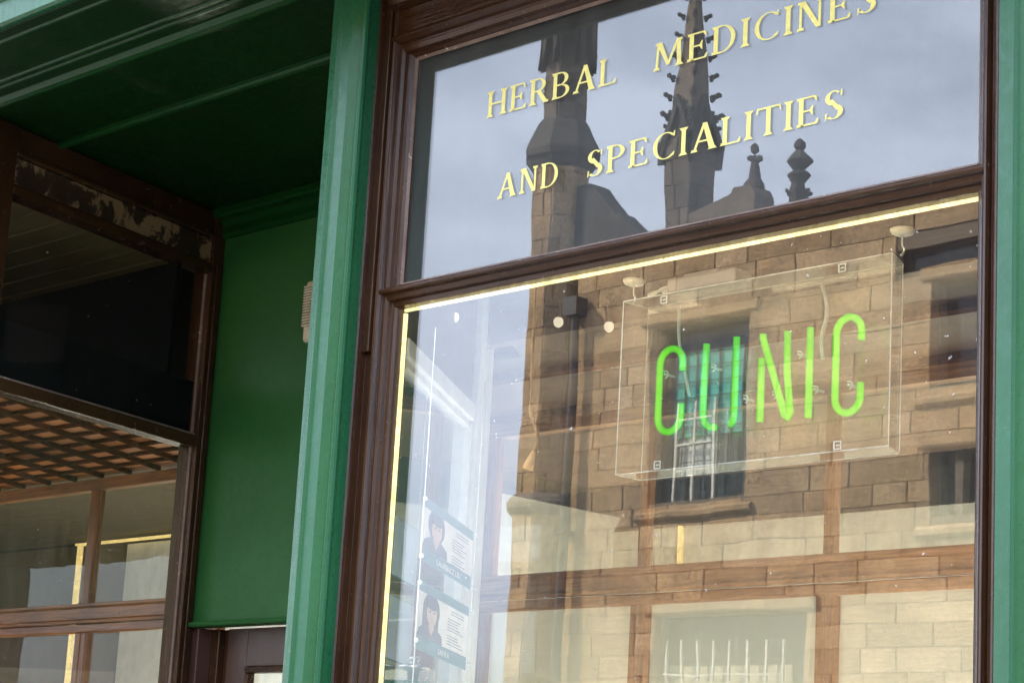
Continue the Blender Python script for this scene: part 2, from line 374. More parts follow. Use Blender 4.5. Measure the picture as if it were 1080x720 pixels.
# putty lines
pt = MB()
for (za, zb) in ((2.936, 3.520),):
    pt.pz([(GX0, 0), (GX0, -.006), (GX0+.006, 0)], za, zb); pt.pz([(GX1, 0), (GX1, -.006), (GX1-.006, 0)], za, zb)
    pt.px([(0, 3.521), (-.006, 3.521), (0, 3.514)], GX0+.006, GX1-.006); pt.px([(0, 2.9345), (-.006, 2.9345), (0, 2.940)], GX0+.006, GX1-.006)
pt.pz([(GX1, 0), (GX1, -.007), (GX1-.005, 0)], .8, 2.876)
pt.done('putty', PUTTY, dw)
MB().px([(.05, .75), (-.07, .75), (-.08, .72), (-.08, .68), (.05, .68)], GX0-.09, GX1+.09).done('sill', BROWNH, dw, .003)
MB().box(GX0-.09, GX1+.09, -.05, .0, .1, .68).done('stall_riser', GREEN, dw, .004)
up_pane = MB().box(GX0-.01, GX1+.01, 0, .004, 2.925, 3.53).done('upper_pane', GL_TOP, dw)
MB().box(GX0-.01, GX1+.01, 0, .004, .72, 2.885).done('lower_pane', GL_MAIN, dw)
MB().box(GX0-.02, GX1+.02, .010, .02, 2.90, 3.56).done('backing_board', BLACK, dw)

# gold lettering --------------------------------------------------
TH, TN = .132, .055
def gl_strokes(ch):
    """returns (advance, list of 2D polygons) with cap height 1"""
    P = []
    def st(x0, y0, x1, y1, w): P.append([(x0-w/2, y0), (x0+w/2, y0), (x1+w/2, y1), (x1-w/2, y1)])
    def sf(x, y, w=.30, up=1): # flared serif, y baseline or cap
        h = .045*up; P.append([(x-w/2, y), (x+w/2, y), (x+w/2-.03, y+h*.6), (x+.09, y+h*2.0), (x-.09, y+h*2.0), (x-w/2+.03, y+h*.6)])
    def arm(x0, x1, y, d):   # thin arm with a flared vertical tick at x1, d=+1 tick up, -1 down, 0 both
        P.append([(x0, y-TN/2), (x1, y-TN/2), (x1, y+TN/2), (x0, y+TN/2)])
        if d >= 0: P.append([(x1-.07, y), (x1+.03, y), (x1+.045, y+.16), (x1+.02, y+.16)])
        if d <= 0: P.append([(x1-.07, y), (x1+.03, y), (x1+.045, y-.16), (x1+.02, y-.16)])
    def arc(cx, cy, ax, ay, a0, a1, n=22, w0=TN, w1=TH):
        A = []; B = []
        for i in range(n+1):
            a = R(a0+(a1-a0)*i/n); k = (w0+(w1-w0)*abs(math.cos(a))**1.3)/2
            A.append((cx+(ax-w1/2+k)*math.cos(a), cy+(ay-w0/2+k*.6)*math.sin(a))); B.append((cx+(ax-w1/2-k)*math.cos(a), cy+(ay-w0/2-k*.6)*math.sin(a)))
        for i in range(n): P.append([A[i], A[i+1], B[i+1], B[i]])
    if ch == 'H':
        st(.13, 0, .13, 1, TH); st(.67, 0, .67, 1, TH); P.append([(.13, .47), (.67, .47), (.67, .53), (.13, .53)])
        for x in (.13, .67): sf(x, 0); sf(x, 1, up=-1)
        return .80, P
    if ch in 'EF':
        st(.13, 0, .13, 1, TH); sf(.10, 0, .24); sf(.10, 1, .24, -1); arm(.13, .55, .97, -1); arm(.13, .44, .51, 0); arm(.13, .60, .03, 1); return .66, P
    if ch == 'L':
        st(.13, 0, .13, 1, TH); sf(.13, 1, .3, -1); sf(.1, 0, .24); arm(.13, .58, .03, 1); return .62, P
    if ch in 'RBP':
        st(.13, 0, .13, 1, TH); sf(.11, 1, .26, -1); sf(.13, 0, .3 if ch != 'B' else .24)
        ytop = .74; arc(.30, ytop, .32, .26, -90, 90); P.append([(.13, .97), (.31, .97), (.31, 1.0), (.13, 1.0)]); P.append([(.13, .94), (.31, .94), (.31, .975), (.13, .975)])
        P.append([(.13, .48), (.31, .48), (.31, .54), (.13, .54)])
        if ch == 'R': P.append([(.28, .50), (.44, .50), (.74, 0), (.56, 0)]); sf(.66, 0, .22); return .74, P
        if ch == 'B': arc(.32, .265, .36, .265, -90, 90); P.append([(.13, 0), (.33, 0), (.33, .055), (.13, .055)]); return .70, P
        return .66, P
    if ch == 'A':
        P.append([(.07, 0), (.14, 0), (.47, 1.0), (.38, 1.0)]); P.append([(.36, 1.0), (.50, 1.0), (.80, 0), (.61, 0)])
        P.append([(.18, .32), (.66, .32), (.66, .38), (.18, .38)]); sf(.11, 0, .24); sf(.70, 0, .30); return .84, P
    if ch == 'M':
        st(.12, 0, .16, 1, .075); st(.86, 0, .82, 1, TH); P.append([(.10, 1), (.27, 1), (.55, .12), (.45, .12)]); P.append([(.45, .12), (.53, .12), (.84, 1), (.76, 1)])
        sf(.12, 0, .24); sf(.86, 0, .30); sf(.15, 1, .2, -1); sf(.85, 1, .22, -1); return 1.0, P
    if ch == 'N':
        st(.12, 0, .12, 1, .07); st(.68, 0, .68, 1, .07); P.append([(.08, 1), (.25, 1), (.72, 0), (.58, 0)]); sf(.12, 0, .24); sf(.68, 1, .24, -1); sf(.12, 1, .22, -1); return .80, P
    if ch == 'D':
        st(.13, 0, .13, 1, TH); sf(.1, 0, .22); sf(.1, 1, .22, -1); arc(.30, .5, .44, .5, -90, 90, 26); P.append([(.13, .94), (.31, .94), (.31, 1), (.13, 1)]); P.append([(.13, 0), (.31, 0), (.31, .06), (.13, .06)]); return .80, P
    if ch == 'I':
        st(.13, 0, .13, 1, TH); sf(.13, 0); sf(.13, 1, up=-1); return .26, P
    if ch == 'C':
        arc(.46, .5, .42, .5, 48, 312, 30); P.append([(.70, .80), (.75, .80), (.76, 1.0), (.72, .97)]); P.append([(.70, .20), (.76, .24), (.73, .10), (.68, .12)]); return .80, P
    if ch == 'S':
        arc(.31, .74, .25, .26, 40, 262, 20, TN, .13); arc(.31, .26, .27, .26, -140, 82, 20, TN, .14)
        P.append([(.15, .66), (.27, .70), (.52, .36), (.40, .30)]); P.append([(.50, .78), (.55, .78), (.545, 1.0), (.51, .95)]); P.append([(.07, .24), (.12, .24), (.10, .05), (.06, .0)]); return .60, P
    if ch == 'T':
        st(.36, 0, .36, 1, TH); sf(.36, 0); P.append([(.03, .94), (.69, .94), (.69, 1), (.03, 1)]); P.append([(.66, 1), (.72, 1), (.74, .80), (.71, .80)]); P.append([(.0, 1), (.06, 1), (.01, .80), (-.02, .80)]); return .72, P
def word(txt, x0, x1, zb, h, parent):
    adv = [gl_strokes(c)[0] for c in txt]
    gap = .17; sx = ((x1-x0)/h-gap*(len(txt)-1))/sum(adv); adv = [a*sx for a in adv]
    m = MB(); u = 0; k = 0
    for c, a in zip(txt, adv):
        for poly in gl_strokes(c)[1]:
            k += 1; y = -.0003-(k % 7)*.00004
            m.py([(x0+(u+p[0]*sx)*h, zb+p[1]*h) for p in poly], y, .0005)
        u += a+gap
    return m.done('lettering', GOLD, parent)
word('HERBAL', -3.838, -3.412, 3.310, .064, dw)
word('MEDICINES', -3.297, -2.680, 3.311, .064, dw)
word('AND', -3.783, -3.578, 3.098, .060, dw)
word('SPECIALITIES', -3.492, -2.758, 3.098, .063, dw)

# ------------------------------------------------------------ LED strip round the lower pane (inside)
ls = thing('light_strip', (-3.265, .02, 1.9), 'glowing warm white light strip edging the inside of the lower display pane', 'light strip')
m = MB(); m.box(GX0+.003, GX1-.004, .012, .020, 2.8705, 2.8765); m.done('top_strip', LEDT, ls)
m = MB(); m.box(GX0+.001, GX0+.0085, .012, .020, .80, 2.866); m.done('side_strip', LED, ls)
m = MB(); m.box(GX1-.004, GX1+.001, .016, .024, .80, 2.866); m.done('side_strip', LED, ls)
def strip_light(name, loc, aim, sx, sy, w, par):
    l = bpy.data.lights.new(name, 'AREA'); l.shape = 'RECTANGLE'; l.size = sx; l.size_y = sy; l.energy = w; l.color = (1, .84, .58)
    o = bpy.data.objects.new(name, l); COL.objects.link(o); o.parent = par
    o.location = Vector(loc)-par.location; o.rotation_euler = Vector(aim).to_track_quat('-Z', 'Y').to_euler(); return o
strip_light('strip_light', (-3.265, .026, 2.865), (0, .8, -.6), 1.66, .012, .18, ls)
o = strip_light('strip_light', (GX0+.014, .03, 1.85), (.55, .83, 0), .012, 1.9, .9, ls)

# ------------------------------------------------------------ lobby window (left side wall), local frame: X along wall inward, Y out of the lobby
th = R(15.7); F = Vector((-6.09, 0, 0))
ML = Matrix.Translation(F) @ Matrix.Rotation(math.pi/2+th, 4, 'Z')   # local +X = inward along the wall, +Y = away from the lobby (into the shop)
lw = thing('lobby_window', (-6.24, .55, .1), 'brown framed side window in the lobby with peeling board above its dark upper pane', 'window')
def lbox(x0, x1, y0, y1, z0, z1, name, mat, par=lw, bev=.002):
    return MB().box(x0, x1, y0, y1, z0, z1).done(name, mat, par, bev, mtx=ML)
U0, U1, UC = .055, 1.078, 1.142
lbox(-.06, U0, -.022, .06, .1, 3.745, 'post', BROWN)
lbox(U1, UC, -.020, .06, .1, 3.745, 'post', BROWN)
lbox(U1+.018, UC-.014, -.028, -.0205, .1, 3.56, 'post_bead', BROWN, bev=.004)
lbox(U0, U1, -.024, .05, 3.525, 3.548, 'head_rail', BROWNH)
lbox(U0, U1, -.014, .05, 3.549, 3.562, 'head_bead', BROWNH, bev=.004)
lbox(U0, U1, -.008, .05, 3.563, 3.648, 'frieze_board', WORN)['label'] = 'weathered board with paint peeled to bare timber'
lbox(U0, U1, -.026, .05, 3.649, 3.668, 'top_bead', BROWNH, bev=.006)
lbox(U0, U1, -.014, .05, 3.669, 3.745, 'top_board', BROWNH)
lbox(U0, U1, -.020, .05, 2.900, 2.942, 'transom', BROWNH, bev=.006)
lbox(U0, U1, -.010, .012, 2.9425, 2.950, 'sill_bead', PUTTY, bev=.002)
lbox(U0, U1, -.03, .05, .68, .75, 'sill', BROWNH)
lbox(-.06, UC, -.01, .05, .1, .68, 'stall_riser', GREEN)
lbox(U0, U1, .010, .014, 2.95, 3.525, 'upper_pane', GL_SIDE2, bev=0)
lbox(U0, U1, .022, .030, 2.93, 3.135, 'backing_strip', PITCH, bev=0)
lbox(U0, U1, .010, .014, .75, 2.90, 'lower_pane', GL_SIDE, bev=0)
lbox(U1-.006, U1, .0, .0095, .75, 3.52, 'putty', PUTTY, bev=0)

# left bay display window facing the street (outside the frame, it lets the daylight in)
lb = thing('bay_window', (-7.6, 0, .1), 'brown framed street window of the left bay with a light strip inside', 'window')
for x in (-6.16, -9.3): MB().box(x-.05, x+.05, -.07, .05, .1, 3.735).done('jamb', BROWN, lb, .004)
MB().box(-9.25, -6.21, -.05, .05, 2.885, 2.935).done('transom', BROWNH, lb, .006)
MB().box(-9.25, -6.21, -.05, .05, 3.53, 3.735).done('head_rail', BROWNH, lb, .006)
MB().box(-9.25, -6.21, -.07, .05, .68, .75).done('sill', BROWNH, lb, .006)
MB().box(-9.25, -6.21, -.05, .05, .1, .68).done('stall_riser', GREEN, lb, .004)
MB().box(-9.25, -6.21, 0, .004, .75, 2.885).done('lower_pane', GL_SIDE, lb)
MB().box(-9.25, -6.21, 0, .004, 2.935, 3.53).done('upper_pane', GL_SIDE, lb)
m = MB(); m.box(-9.24, -6.22, .015, .025, 2.872, 2.884); m.box(-9.245, -9.235, .015, .025, .8, 2.87); m.box(-6.225, -6.215, .015, .025, .8, 2.87)
m.done('light_strip', LED, lb)

# ------------------------------------------------------------ right lobby wall: side window of the display, runs back from the pilaster
A0 = Vector((-4.21, .03, 0)); dv = (Vector((-4.658, .765, 0))-Vector((-4.144, .044, 0))).normalized()
A0 = Vector((-4.144, .044, 0)) - dv*.02
MR = Matrix(((dv.x, -dv.y, 0, A0.x), (dv.y, dv.x, 0, A0.y), (0, 0, 1, 0), (0, 0, 0, 1)))  # local X inward, local Y toward the lobby (left)
LW = .905
sw = thing('splayed_window', (-4.4, .4, .1), 'white painted splayed side window between the display and the lobby', 'window')
def rbox(x0, x1, y0, y1, z0, z1, name, mat, par=sw, bev=.002):
    return MB().box(x0, x1, y0, y1, z0, z1).done(name, mat, par, bev, mtx=MR)
rbox(-.02, .05, .0, .05, .1, 3.745, 'post', WHITEP)
rbox(LW-.02, LW+.05, -.02, .05, .1, 3.745, 'post', WHITEP, bev=.006)
rbox(LW-.034, LW-.0205, -.008, .04, .1, 2.77, 'post_bead', WHITEP, bev=.003)
rbox(.05, LW-.02, -.012, .05, 2.775, 2.825, 'head_rail', WHITEP, bev=.006)
rbox(.05, LW-.035, .0, .04, 2.755, 2.774, 'head_bead', WHITEP, bev=.004)
rbox(-.02, LW+.05, .0, .05, 2.826, 3.745, 'upper_panel', DKWOOD)
rbox(.05, LW-.035, .015, .019, .75, 2.755, 'pane', GL_INNER, bev=0)
rbox(.05, LW-.02, .0, .05, .1, .75, 'stall_riser', GREEN)
# short return wall beyond the post, to the lobby's back
pB = MR @ Vector((LW+.05, 0, 0))

# ------------------------------------------------------------ shop door
dr = thing('shop_door', (-5.6, 1.15, .1), 'brown panelled shop door with a glass light below the green overdoor panel', 'door')
MB().box(-6.415, -6.345, 1.105, 1.20, .1, 2.284).done('door_frame', DOORB, dr, .004)
MB().box(-6.345, -6.30, 1.16, 1.22, .1, 2.284).done('door_stop', BROWN, dr, .004)
MB().box(-6.30, -6.262, 1.185, 1.22, .1, 2.284).done('door_stop', BROWN, dr, .003)
MB().box(-6.262, -6.15, 1.17, 1.21, .1, 2.284).done('stile', DOORB, dr, .003)
MB().box(-5.20, -5.09, 1.17, 1.21, .1, 2.284).done('stile', DOORB, dr, .003)
MB().box(-6.15, -5.20, 1.17, 1.21, 2.155, 2.284).done('top_rail', DOORB, dr, .003)
MB().box(-6.15, -5.20, 1.17, 1.21, .1, .9).done('bottom_panel', DOORB, dr, .003)
g = MB()
g.px([(1.17, 2.155), (1.162, 2.150), (1.166, 2.135), (1.18, 2.132), (1.20, 2.155)], -6.15, -5.20)
g.pz([(-6.15, 1.17), (-6.145, 1.162), (-6.13, 1.166), (-6.127, 1.18), (-6.15, 1.20)], .9, 2.13)
g.done('glazing_bead', BROWN, dr)
MB().box(-6.15, -5.20, 1.188, 1.192, .9, 2.155).done('glass', GL_MAIN, dr)
MB().box(-5.14, -5.11, 1.13, 1.17, 1.0, 1.12).done('handle', METAL, dr, .006)
# white notice visible through the glass
tag(MB().box(-6.10, -5.5, 1.30, 1.304, 1.6, 2.12).done('door_blind', WHITE), 'plain white blind behind the glass of the shop door', 'blind')
# lobby end walls (inside of shop hidden)
tag(MB().pz([(pB.x+.0, pB.y-.0), (pB.x-.04, pB.y-.03), (-5.07, 1.12), (-5.07, 1.18), (-5.03, 1.18)], .1, 3.75).done('wall_beside_door', WHITEP), kind='structure')

# louvre vent on the overdoor panel
lv = thing('louvre_vent', (-5.8, 1.09, 3.21), 'cream ribbed vent cover on the green panel, half hidden by the pilaster', 'vent')
MB().box(-5.855, -5.62, 1.066, 1.099, 3.215, 3.425).done('frame', CREAM, lv, .012)
for i in range(15):
    z = 3.265+i*.0095
    MB().box(-5.845, -5.63, 1.052, 1.0655, z, z+.0055).done('slat', CREAM, lv, .001)

# ------------------------------------------------------------ interior
tag(MB().box(-12, 1, .06, 8, .1, .14).done('floor', DKWOOD), kind='structure')
tag(MB().box(-12, 1, 5.5, 5.6, .14, 3.7).done('back_wall', WHITE), kind='structure')
tag(MB().box(-12.1, -12, 0, 5.5, .14, 3.7).done('left_wall', DARKW), kind='structure')
tag(MB().box(-1.97, -1.9, .06, 5.5, .14, 3.7).done('right_wall', DKWOOD), kind='structure')
tag(MB().box(-12, -1.9, 0.02, 5.6, 3.805, 3.90).done('upper_ceiling', DARKW), kind='structure')
# plank ceiling behind the upper lobby pane
pc = thing('plank_ceiling', (-8, .5, 3.55), 'boarded olive brown ceiling seen through the upper lobby pane', 'ceiling')
m = MB()
y = .03
while y < .90:
    m.pz([(-11.9, y), (-6.16-y*.281, y), (-6.16-(y+.118)*.281, y+.118), (-11.9, y+.118)], 3.55, 3.562); y += .122
m.done('board', PLANK, pc, .002)
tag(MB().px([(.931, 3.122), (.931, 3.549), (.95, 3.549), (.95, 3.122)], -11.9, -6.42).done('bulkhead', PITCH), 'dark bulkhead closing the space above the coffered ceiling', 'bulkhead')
tag(MB().box(-4.9, -1.97, .84, .88, 3.02, 3.73).done('bulkhead', DKWOOD), 'dark wood bulkhead behind the sign in the display window', 'bulkhead')
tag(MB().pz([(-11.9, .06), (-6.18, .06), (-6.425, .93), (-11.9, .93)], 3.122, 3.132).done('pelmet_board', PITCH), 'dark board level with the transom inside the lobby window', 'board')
# coffered ceiling
cc = thing('coffered_ceiling', (-8, 1.3, 3.08), 'orange brown coffered timber ceiling with dark battens', 'ceiling')
MB().pz([(-11.9, .10), (-6.20, .10), (-6.50, 1.2), (-6.57, 1.97), (-11.9, 1.97)], 3.10, 3.12).done('panel', COFW, cc)
tag(MB().box(-11.9, -6.575, 1.975, 3.29, 3.10, 3.12).done('rear_ceiling', plain('olive_ceiling', (.10, .075, .04), .8)), kind='structure')
MB().pz([(-4.72, .88), (-1.98, .88), (-1.98, 3.2), (-6.57, 3.2), (-6.57, 1.25), (-4.98, 1.25)], 3.10, 3.12).done('panel', DKWOOD, cc)
m = MB()
for i in range(14):
    yy = .12+i*.13; m.box(-11.9, -6.10-min(yy, 1.15)*.281-.07, yy, yy+.018, 3.086, 3.0995)
for i in range(3): m.box(-4.72 if i < 1 else -6.5, -1.99, .9+i*.5, .95+i*.5, 3.078, 3.0995)
m.done('batten', BATTEN, cc, .002)
m = MB()
tt = math.tan(-R(26))
for i in range(48):
    x = -11.4+i*.21
    ya, yb = .12, 1.94
    if x > -6.20: continue
    m.pz([(x+tt*0, ya), (x+.016, ya), (x+.016+tt*(yb-ya), yb), (x+tt*(yb-ya), yb)], 3.078, 3.098)
m.done('skew_batten', BATTEN, cc, .001)

# glazed partition at y = 1.95
YP = 1.95
gp = thing('glazed_partition', (-4.5, YP, .14), 'brown timber glazed partition across the back of the display, pale frosted lower panes', 'partition')
RAIL = [(YP, 2.450), (YP-.028, 2.450), (YP-.030, 2.462), (YP-.022, 2.468), (YP-.022, 2.515), (YP-.034, 2.522), (YP-.034, 2.534), (YP, 2.534)]
MB().px(RAIL, -12, -1.98).done('rail', WOODH, gp, .002)
MB().px([(YP, 2.409), (YP-.012, 2.409), (YP-.020, 2.416), (YP-.020, 2.446), (YP, 2.4495)], -12, -1.98).done('lower_rail', WOODH, gp, .002)
MB().box(-12, -1.98, YP-.02, YP+.03, 3.03, 3.0795).done('head_rail', WOODH, gp, .003)
MB().box(-12, -1.98, YP-.02, YP+.03, .14, .6).done('base_panel', WOODH, gp, .003)
ups = [-11.2, -10.25, -9.30, -8.335, -7.4, -6.60, -5.835, -5.076, -4.304, -3.53, -2.76, -2.02]
for i, x in enumerate(ups):
    w = .020 if x > -6.2 else .032
    if abs(x+5.835) < .01: w = .042
    MB().pz([(x-w, YP+.02), (x-w, YP-.008), (x-w+.006, YP-.016), (x+w-.006, YP-.016), (x+w, YP-.008), (x+w, YP+.02)], 2.535, 3.029).done('upper_post', WOODV, gp, .001)
    w2 = .042
    MB().pz([(x-w2, YP+.02), (x-w2, YP-.006), (x-w2+.008, YP-.018), (x-.006, YP-.018), (x, YP-.013), (x+.006, YP-.018), (x+w2-.008, YP-.018), (x+w2, YP-.006), (x+w2, YP+.02)], .6, 2.4085).done('lower_post', WOODV, gp, .001)
for a, b in zip(ups, ups[1:]):
    MB().box(a+.02, b-.02, YP+.003, YP+.006, 2.535, 3.03).done('upper_pane', GL_PART, gp)
    lo = MB().box(a+.04, b-.04, YP+.003, YP+.006, .6, 2.409).done('lower_pane', FROST if a > -6.2 else GL_PART, gp)
# back room: white partition box seen through the panes
tag(MB().box(-6.9, -6.8, YP+.05, 5.4, .14, 3.05).done('white_side_wall', WHITE), kind='structure')
tag(MB().box(-6.8, -2.0, 3.6, 3.7, .14, 2.98).done('white_rear_wall', WHITE), kind='structure')
tag(MB().box(-12, -6.9, 3.3, 3.4, .14, 3.09).done('olive_rear_wall', plain('olive_plaster', (.13, .10, .055), .8)), kind='structure')

# added pale panel and glowing strips, standing in for reflections in the partition glass
tag(MB().box(-9.95, -7.2, 3.22, 3.25, .9, 3.055).done('mirrored_sky_panel', plain('mirrored_sky_white', (.80, .82, .80), .5)), 'added pale panel standing in for sky mirrored in the left bay partition', 'reflection panel')
tag(MB().box(-10.408, -10.394, 3.21, 3.24, .9, 3.075).box(-10.385, -7.2, 3.18, 3.21, 3.066, 3.077).done('light_strip', LEDF), 'added glowing strip standing in for the bay strip mirrored in the partition', 'light strip')
tag(MB().box(-6.396, -6.389, 3.57, 3.598, .3, 2.98).done('light_strip', LEDF), 'added upright glowing strip below the neon sign, standing in for the mirrored display strip', 'light strip')
# spot lamps under the ceiling
def spot(x, y, z, label, vis=True, watts=6):
    t = thing('ceiling_spot', (x, y, z), label, 'lamp', 'small round spot lamps under the shop ceiling')
    MB().lathe([(.010, .085), (.012, .08), (.004, .074), (.004, .03), (.009, .012)], (x, y, z), 16).done('holder', BATTEN, t, smooth=True)
    MB().ball((x, y, z), .014, 2, (1, 1, 1.15)).done('bulb', BULB, t, smooth=True)
spot(-4.487, .518, 3.01, 'round lit spot lamp at the left of the display ceiling', watts=.25)
spot(-4.281, .715, 3.01, 'round lit spot lamp left of the hanging neon sign', watts=.25)
spot(-4.20, .83, 3.01, 'round lit spot lamp just left of the neon sign box', watts=.25)
def fill_lamp(x, y, z, label, watts):  # added lamps standing below the view, they brighten the interior
    t = thing('fill_lamp', (x, y, .14), label, 'lamp', 'added fill lamps standing below the view')
    MB().lathe([(.14, .14), (.14, .16), (.02, .17), (.012, .2), (.012, z)], (x, y, 0), 20).done('stand', METAL, t, smooth=False)
    MB().lathe([(.16, z-.02), (.10, z+.16), (.098, z+.16), (.157, z-.02)], (x, y, 0), 24).done('shade', WHITE, t, smooth=True)
    l = bpy.data.lights.new('fill_light', 'POINT'); l.energy = watts; l.color = (1, .95, .86); l.shadow_soft_size = .06
    lo = bpy.data.objects.new('fill_light', l); COL.objects.link(lo); lo.parent = t; lo.location = (0, 0, z+.08)
fill_lamp(-3.0, 1.15, .9, 'added white shaded fill lamp standing in the display below the neon sign', 9)
fill_lamp(-4.25, 1.2, .9, 'added white shaded fill lamp standing in the display below the dangling cable', 8)
fill_lamp(-5.3, 2.8, 1.4, 'added white shaded fill lamp in the pale back room, nearer its left wall', 21)
fill_lamp(-3.3, 2.8, 1.4, 'added white shaded fill lamp in the pale back room, nearer its right wall', 21)
fill_lamp(-8.6, 2.5, 1.4, 'added white shaded fill lamp in front of the pale panel of the left bay', 16)

# ------------------------------------------------------------ neon sign
SX0, SX1, SZ0, SZ1, SY0, SY1 = -3.450, -2.703, 2.428, 2.825, .10, .178
ns = thing('neon_sign', (-3.076, .14, 2.43), 'green neon CLINIC sign in a clear acrylic box hanging in the display window', 'neon sign')
m = MB(); tk = .003
m.box(SX0, SX1, SY0, SY0+tk, SZ0, SZ1); m.done('acrylic_front', ACRYL, ns)
MB().box(SX0+.008, SX1-.034, SY1-tk, SY1, SZ0, SZ1).done('acrylic_back', ACRYL, ns)
MB().pz([(SX0, SY0+tk), (SX0+tk, SY0+tk), (SX0+.008, SY1), (SX0+.005, SY1)], SZ0, SZ1).done('acrylic_side', ACRYL, ns)
MB().pz([(SX1-tk, SY0+tk), (SX1, SY0+tk), (SX1-.031, SY1), (SX1-.034, SY1)], SZ0, SZ1).done('acrylic_side', ACRYL, ns)
MB().pz([(SX0+tk, SY0+tk), (SX1-tk, SY0+tk), (SX1-.034, SY1-tk), (SX0+.008, SY1-tk)], SZ0, SZ0+tk).done('acrylic_bottom', ACRYL, ns)
MB().pz([(SX0+tk, SY0+tk), (SX1-tk, SY0+tk), (SX1-.034, SY1-tk), (SX0+.008, SY1-tk)], SZ1-tk, SZ1).done('acrylic_top', ACRYL, ns)
m = MB(); e = .0014
cs = [(i_, j_, k_) for i_ in (0, 1) for j_ in (0, 1) for k_ in (0, 1)]
bc = lambda c: ((SX0, SX1)[c[0]]+c[1]*(.005, -.031)[c[0]], (SY0, SY1)[c[1]], (SZ0, SZ1)[c[2]])
for i, a in enumerate(cs):
    for b in cs[i+1:]:
        if sum(1 for k in range(3) if a[k] != b[k]) == 1: m.tube([bc(a), bc(b)], e, 5)
m.done('bright_edges', EDGE, ns)
ny = .135; tr_ = .0078
def nl(pts, smooth=0, r=tr_):
    o = MB().tube([(x, ny, z) for x, z in pts], r, 14, smooth=smooth).done('neon_letter', NEON, ns, smooth=True); return o
def cpts(xl, xr, zt, zb, te, be):
    w = (xr-xl)/2; cx = (xl+xr)/2; P = [(xr, te)]
    n = 12
    for i in range(n+1): a = math.pi*i/n; P.append((cx+w*math.cos(a), zt-w*1.0+w*1.0*math.sin(a)))
    for i in range(n+1): a = math.pi+math.pi*i/n; P.append((cx+w*math.cos(a), zb+w+w*math.sin(a)))
    P.append((xr, be)); return P
nl(cpts(-3.362, -3.294, 2.708, 2.520, 2.655, 2.580))
nl([(-3.226, 2.706), (-3.229, 2.62), (-3.229, 2.545), (-3.221, 2.527), (-3.205, 2.518), (-3.190, 2.518)])
nl([(-3.140, 2.711), (-3.140, 2.60), (-3.140, 2.54), (-3.143, 2.526), (-3.151, 2.518)])
nl([(-3.067, 2.518), (-3.068, 2.655)])
nl([(-3.066, 2.708), (-3.066, 2.700), (-3.000, 2.524), (-2.992, 2.518), (-2.986, 2.530), (-2.997, 2.62), (-2.999, 2.706)])
nl([(-2.937, 2.514), (-2.937, 2.706)])
nl(cpts(-2.868, -2.803, 2.716, 2.514, 2.664, 2.574))
# glass stand-offs and clips
for x in (-3.355, -3.215, -3.12, -3.04, -2.975, -2.93, -2.84):
    for z in ((2.575, 2.655)[int(x*1000) % 2],):
        MB().tube([(x, ny+.008, z), (x, SY1-.003, z)], .003, 8).tube([(x-.006, ny+.012, z+.008), (x+.006, ny+.012, z+.006), (x+.008, ny+.012, z-.004), (x, ny+.012, z-.009)], .0016, 6, smooth=1).done('stand_off', ACRYL if 0 else WHITEP, ns)
for x, z in ((-3.324, 2.812), (-2.828, 2.812), (-3.323, 2.440), (-2.829, 2.440)):
    c = MB(); c.tube([(x-.009, SY0-.002, z-.008), (x-.009, SY0-.002, z+.008), (x+.008, SY0-.002, z+.008), (x+.008, SY0-.002, z-.008), (x-.009, SY0-.002, z-.008)], .0018, 6)
    c.tube([(x-.004, SY0-.002, z), (x+.004, SY0-.002, z)], .0016, 6); c.done('clip', WHITEP, ns)
MB().tube([(-3.325, .15, 2.80), (-3.328, .155, 2.73), (-3.305, .155, 2.66), (-3.285, .15, 2.60)], .0035, 8, smooth=2).done('lead', CABLE, ns, smooth=True)
MB().tube([(-2.925, .155, 2.80), (-2.905, .155, 2.74), (-2.925, .155, 2.69), (-2.915, .15, 2.64)], .0045, 8, smooth=2).done('lead', CABLE, ns, smooth=True)
# hanging hooks
def hook(x, y, label):
    t = thing('hanging_hook', (x, y, 2.87), label, 'hook', 'hooks the neon sign hangs from')
    MB().lathe([(.004, -.006), (.012, -.006), (.022, -.002), (.026, .004), (.026, .008), (.004, .008)], (x, y, 2.872), 24).done('cup', CREAM, t, smooth=True)
    MB().tube([(x, y, 2.868), (x, y, 2.845), (x+.006, y, 2.838), (x+.004, y, 2.829), (x-.004, y, 2.825)], .0025, 8, smooth=2).done('hook', METAL, t, smooth=True)
hook(-3.443, .125, 'small pale hook holding the left corner of the neon sign')
hook(-2.697, .125, 'small pale hook holding the right corner of the neon sign')
# ledge they stick to
tag(MB().box(GX0-.04, GX1+.04, .035, .83, 2.882, 2.90).done('window_head_board', DKWOOD), 'dark timber board over the lower display pane', 'board') if False else None
# transformer with coil of cable
tf = thing('neon_transformer', (-3.24, .20, 2.83), 'grey transformer box lying on top of the acrylic sign box', 'transformer')
MB().box(-3.33, -3.13, .11, .17, 2.828, 2.862).done('casing', GREYP, tf, .006)
MB().box(-3.30, -3.20, .13, .165, 2.8622, 2.874).done('cover', GREYP, tf, .003)
tag(MB().tube([(-3.332, .14, 2.845), (-3.35, .135, 2.853), (-3.365, .13, 2.849), (-3.385, .13, 2.838), (-3.405, .135, 2.838), (-3.410, .14, 2.846), (-3.39, .15, 2.852), (-3.36, .15, 2.850), (-3.345, .14, 2.842), (-3.36, .13, 2.838)], .0035, 8, smooth=2).done('cable_coil', CABLE, smooth=True),
    'pale loop of cable beside the grey transformer', 'cable')
